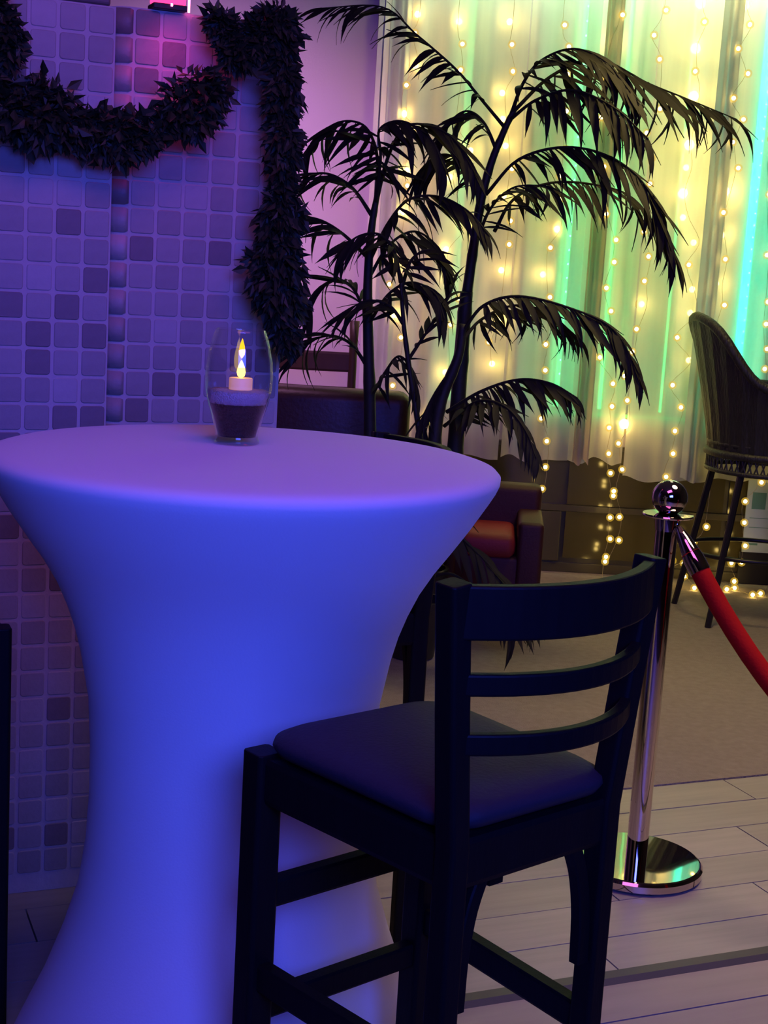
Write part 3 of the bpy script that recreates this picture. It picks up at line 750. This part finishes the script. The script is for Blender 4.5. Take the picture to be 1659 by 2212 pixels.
# shorter palm (left stem)
YA = 5.2
pa = empty('potted_palm', (at(765, 1400, YA).x, YA, 0.004)); pot(pa)
a0 = Vector((pa.location.x, YA, .22))
stem(pa, [a0] + P(YA, (796,1100), (799,900), (796,760), (794,640), (798,540), (806,470), (815,420)), .027, .010)
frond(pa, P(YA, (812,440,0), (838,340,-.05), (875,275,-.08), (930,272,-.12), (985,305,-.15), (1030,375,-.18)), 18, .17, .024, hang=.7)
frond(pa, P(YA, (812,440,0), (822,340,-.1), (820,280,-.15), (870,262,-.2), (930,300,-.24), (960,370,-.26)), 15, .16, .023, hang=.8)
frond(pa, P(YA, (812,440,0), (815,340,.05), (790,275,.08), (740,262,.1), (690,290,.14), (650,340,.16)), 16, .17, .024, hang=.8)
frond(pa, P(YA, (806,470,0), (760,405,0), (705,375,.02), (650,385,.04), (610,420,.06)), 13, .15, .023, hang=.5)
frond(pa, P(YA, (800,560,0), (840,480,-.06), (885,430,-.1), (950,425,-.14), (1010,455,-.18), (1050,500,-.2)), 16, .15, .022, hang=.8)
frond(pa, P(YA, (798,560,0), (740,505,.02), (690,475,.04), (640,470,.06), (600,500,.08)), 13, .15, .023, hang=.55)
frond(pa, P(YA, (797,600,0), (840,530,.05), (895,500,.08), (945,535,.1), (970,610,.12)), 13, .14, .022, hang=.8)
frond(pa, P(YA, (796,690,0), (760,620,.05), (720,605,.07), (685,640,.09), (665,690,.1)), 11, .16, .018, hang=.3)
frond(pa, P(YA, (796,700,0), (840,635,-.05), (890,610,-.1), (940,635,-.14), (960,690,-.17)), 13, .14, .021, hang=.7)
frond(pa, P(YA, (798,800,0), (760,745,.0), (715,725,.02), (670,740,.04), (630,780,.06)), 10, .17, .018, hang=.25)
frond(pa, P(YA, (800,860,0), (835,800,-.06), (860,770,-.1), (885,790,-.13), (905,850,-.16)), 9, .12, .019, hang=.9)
tag(pa, 'shorter dark palm with drooping fronds beside the garlanded screen', 'palm', 'potted palms before the curtain')

# ------------------------------------------------------------------ stanchion with velvet rope
def stanchion(loc):
    t = empty('stanchion', (loc[0], loc[1], .002))
    MB().lathe([(.150,0),(.158,.006),(.159,.022),(.154,.028),(.150,.0300),(.09,.0312),(.03,.0314)], 64).build('base', M['brass'], t, smooth=True, sharp=.25)
    MB().lathe([(.0255,.031),(.0255,.836)], 32).build('pole', M['brass'], t, smooth=True, sharp=.6)
    MB().lathe([(.027,.833),(.029,.850),(.030,.862)], 32).build('collar', M['brass'], t, smooth=True, sharp=.6)
    MB().lathe([(.030,.862),(.058,.866),(.0595,.869),(.058,.872),(.028,.874)], 40).build('flange', M['brass'], t, smooth=True, sharp=.6)
    MB().sphere((0,0,.910), .0415, 32, 20).build('ball', M['brass'], t, smooth=True)
    return t
s1 = stanchion((.657, 3.26)); tag(s1, 'polished metal stanchion post with round ball top holding the red rope', 'stanchion')
s2p = (1.70, 2.25)
rope_root = empty('velvet_rope', (.657, 3.26, 0)); o0 = Vector(rope_root.location)
ra = Vector((.657, 3.26, .853)) + (Vector((*s2p, .853)) - Vector((.657, 3.26, .853))).normalized()*.026
rb = Vector((*s2p, .853)) - (Vector((*s2p, .853)) - Vector((.657, 3.26, .853))).normalized()*.026
sag = .49
rp = []
for i in range(33):
    u = i/32; p = ra.lerp(rb, u); p.z -= sag*(1 - (2*u-1)**2) ; rp.append(p - o0)
MB().tube(rp[1:-1], .0225, 14).build('rope', M['velvet'], rope_root, smooth=True)
for e in (rp[:4], rp[-4:][::-1]):
    MB().tube([e[0]*.9 + e[1]*.1, e[0]*.5 + e[1]*.5, e[1]*.8 + e[2]*.2, e[1]*.3 + e[2]*.7], [.008, .016, .0245, .0245], 14).build('end_cap', M['brass'], rope_root, smooth=True, sharp=.6)
    hk = [e[0] + Vector((.0, 0, .012)), e[0] + Vector((.0,0,.0)), e[0]*.85 + e[1]*.15]
    MB().tube(hk, .005, 8).build('hook', M['brass'], rope_root, smooth=True)
tag(rope_root, 'red velvet barrier rope sagging to the right from the stanchion', 'rope')

# ------------------------------------------------------------------ wicker bar chair
wk = empty('wicker_bar_chair', (1.60, 6.02, 0.004), math.radians(8))
NA, NZ = 40, 10
def shell(th, v, off=0):
    # th=0 is the back (towards -X); arms wrap to +X
    q = abs(th)/math.radians(125)
    s_ = 1/(1 + math.exp((q - .30)*14))
    topz = lerp(.985, 1.275, s_)
    lean = lerp(.055, .125, s_)
    r = lerp(.235, .235 + lean, v**1.2) + off
    z = lerp(.715, topz, v)
    return (-r*math.cos(th)*1.02, r*math.sin(th)*1.05, z)
mb = MB()
for off in (0, -.022):
    V = []; Fc = []
    for i in range(NA + 1):
        th = math.radians(-125 + 250*i/NA)
        rib = .0022 if i % 2 else -.0022
        for k in range(NZ + 1): V.append(shell(th, k/NZ, off + rib))
    for i in range(NA):
        for k in range(NZ):
            a = i*(NZ+1) + k; q = (a, a + NZ + 1, a + NZ + 2, a + 1); Fc.append(q if off == 0 else q[::-1])
    mb.add(V, Fc)
mb.build('woven_shell', M['wicker'], wk)
rim = [Vector(shell(math.radians(-125 + 250*i/NA), 1, -.011)) for i in range(NA + 1)]
MB().tube(rim, .020, 10).build('rolled_rim', M['wicker'], wk, smooth=True)
for s in (0, -1):
    e = [Vector(shell(math.radians(-125 if s == 0 else 125), k/NZ, -.011)) for k in range(NZ + 1)]
    MB().tube(e, .017, 8).build('arm_post', M['wicker'], wk, smooth=True)
MB().lathe([(.20,.735),(.245,.742),(.250,.757),(.235,.770),(.12,.778),(.01,.78)], 40).build('seat', M['wicker'], wk, smooth=True)
ringp = lambda r, z, n=40: [(r*math.cos(2*PI*i/n), r*math.sin(2*PI*i/n), z) for i in range(n)]
MB().tube(ringp(.243, .712), .017, 8, closed=True).build('seat_band', M['wicker'], wk, smooth=True)
MB().tube(ringp(.240, .640), .010, 8, closed=True).build('seat_band', M['wicker'], wk, smooth=True)
mb = MB()
for i in range(56):
    a, b = 2*PI*i/56, 2*PI*(i + .8)/56
    mb.tube([(.241*math.cos(a), .241*math.sin(a), .705), (.241*math.cos(b), .241*math.sin(b), .640)], .0036, 5)
    mb.tube([(.241*math.cos(b), .241*math.sin(b), .705), (.241*math.cos(a), .241*math.sin(a), .640)], .0036, 5)
tag(mb.build('lattice_apron', M['wicker'], wk), kind='stuff')
for a in (135, 225, 315, 45):
    c_, s_ = math.cos(math.radians(a)), math.sin(math.radians(a))
    MB().tube([(.215*c_, .215*s_, .70), (.37*c_, .30*s_, .0)], [.016, .0135], 10).build('leg', M['blackmetal'], wk, smooth=True, sharp=.6)
MB().tube([(.310*math.cos(2*PI*i/40), .263*math.sin(2*PI*i/40), .29) for i in range(40)], .0095, 8, closed=True).build('foot_ring', M['blackmetal'], wk, smooth=True)
tag(wk, 'black wicker bar chair with curved back at the right edge', 'chair')

# pale board under the curtain, behind the wicker chair
bd0, bd1 = at(1620, 1030, 6.70), at(1625, 1195, 6.70)
bd = empty('poster_board', ((bd0.x + .16), 6.715, .10))
MB().box((-.16, -.006, .06), (.20, .004, .42)).build('sheet', M['board'], bd)
MB().box((-.135, -.0075, .27), (-.07, -.0061, .35)).build('print_block', M['boardink'], bd)
for z in (.12, .18, .225): MB().box((-.14, -.0075, z), (.17, -.0061, z + .003)).build('print_line', M['boardink'], bd)
MB().box((-.15, -.0075, .095), (-.09, -.0061, .105)).build('print_line', M['boardink'], bd)
MB().box((-.17, -.01, -.094), (.21, .008, .06)).build('stand', M['blackmetal'], bd, bevel=.003)
tag(bd, 'pale blue printed board standing below the curtain behind the wicker chair', 'poster board')

# ------------------------------------------------------------------ furniture behind the table
def rbox(a, b, name, m, parent, bev=.03):
    o = MB().box(a, b).build(name, m, parent, smooth=True)
    q = o.modifiers.new('bevel', 'BEVEL'); q.width = bev; q.segments = 4
    return o
# brown leather armchair, back towards the camera
ac = empty('leather_armchair', (-.235, 5.86, .004))
rbox((-.315, -.30, .14), (.315, -.14, .915), 'backrest', M['sofa'], ac, .05)
rbox((-.25, -.15, .14), (.25, .28, .44), 'seat', M['sofa'], ac, .04)
rbox((-.345, -.20, .10), (-.24, .28, .62), 'armrest', M['sofa'], ac, .04); rbox((.24, -.20, .10), (.345, .28, .62), 'armrest', M['sofa'], ac, .04)
for x in (-.27, .27):
    for y in (-.25, .23): MB().lathe([(.018,0),(.026,.145)], 12, (x, y, 0)).build('leg', M['chairwood'], ac)
tag(ac, 'brown leather armchair seen from behind beyond the white table', 'armchair')
# dark wooden ladder-back chair beyond it
wc = empty('wooden_chair', (at(672, 800, 6.42).x, 6.42, .004))
for x in (-.19, .19):
    MB().tube([(x, -.19, 0), (x, -.19, .45), (x, -.21, 1.08), (x, -.212, 1.16)], [.016, .019, .018, .022], 10).build('leg', M['chairwood'], wc, smooth=True)
    MB().tube([(x, .17, 0), (x, .17, .44)], .018, 10).build('leg', M['chairwood'], wc, smooth=True)
for z in (.98, .83, .68): MB().bar([(-.18, -.205, z), (0, -.225, z), (.18, -.205, z)], .018, .085).build('back_slat', M['chairwood'], wc)
rbox((-.21, -.2, .43), (.21, .19, .475), 'seat', M['chairwood'], wc, .012)
tag(wc, 'dark brown wooden ladder-back chair against the purple wall', 'chair')
# red club chair facing the camera
rc = empty('red_club_chair', (.445, 5.62, .004), math.radians(-4))
RW = .185
rbox((-RW, -.20, .08), (RW, .22, .32), 'base', M['darkred'], rc, .02)
rbox((-RW + .05, -.215, .31), (RW - .10, .14, .405), 'seat', M['redfab_lit'], rc, .035)
rbox((-RW, .12, .30), (RW, .24, .555), 'backrest', M['darkred'], rc, .03)
rbox((-RW - .005, -.21, .10), (-RW + .045, .2, .46), 'armrest', M['darkred'], rc, .02); rbox((RW - .095, -.21, .10), (RW + .005, .2, .46), 'armrest', M['darkred'], rc, .02)
for x in (-.16, .16):
    for y in (-.17, .19): MB().lathe([(.014,0),(.02,.105)], 12, (x, y, 0)).build('leg', M['chairwood'], rc)
tag(rc, 'low dark red club chair behind the bar stool, seat coloured as if lit from above', 'armchair')
# dark side table with a card and a tiny candle
tc_ = at(1085, 1092, 6.1)
sd = empty('side_table', (tc_.x, 6.1, .004))
rbox((-.16, -.13, tc_.z - .035), (.115, .13, tc_.z), 'tabletop', M['blackwood'], sd, .005)
for x in (-.14, .095):
    for y in (-.11, .11): MB().bar([(x, y, 0), (x, y, tc_.z - .034)], .028, .028, side=(1,0,0)).build('leg', M['blackwood'], sd)
tag(sd, 'dark wooden side table between the red chair and the window', 'side table')
cd = MB()
cd.loft([[(-.075,-.07,0),(.085,-.05,0),(.02,.09,0.022),(-.09,.06,0.022)], [(-.075,-.07,.004),(.085,-.05,.004),(.02,.09,.026),(-.09,.06,.026)]])
cdo = cd.build('menu_card', M['card']); cdo.location = (tc_.x + .025, 6.08, tc_.z + .006); tag(cdo, 'white card lying on the dark side table', 'card')
tl2 = empty('tealight', (tc_.x - .095, 6.03, tc_.z + .005))
MB().lathe([(.016,0),(.017,.001),(.017,.016),(.006,.017)], 20).build('cup', M['wax'], tl2, smooth=True)
MB().lathe([(.001,.016),(.006,.022),(.005,.030),(.0005,.042)], 12).build('flame', M['flamecore'], tl2, smooth=True)
tag(tl2, 'tiny glowing tealight beside the white card on the side table', 'candle')
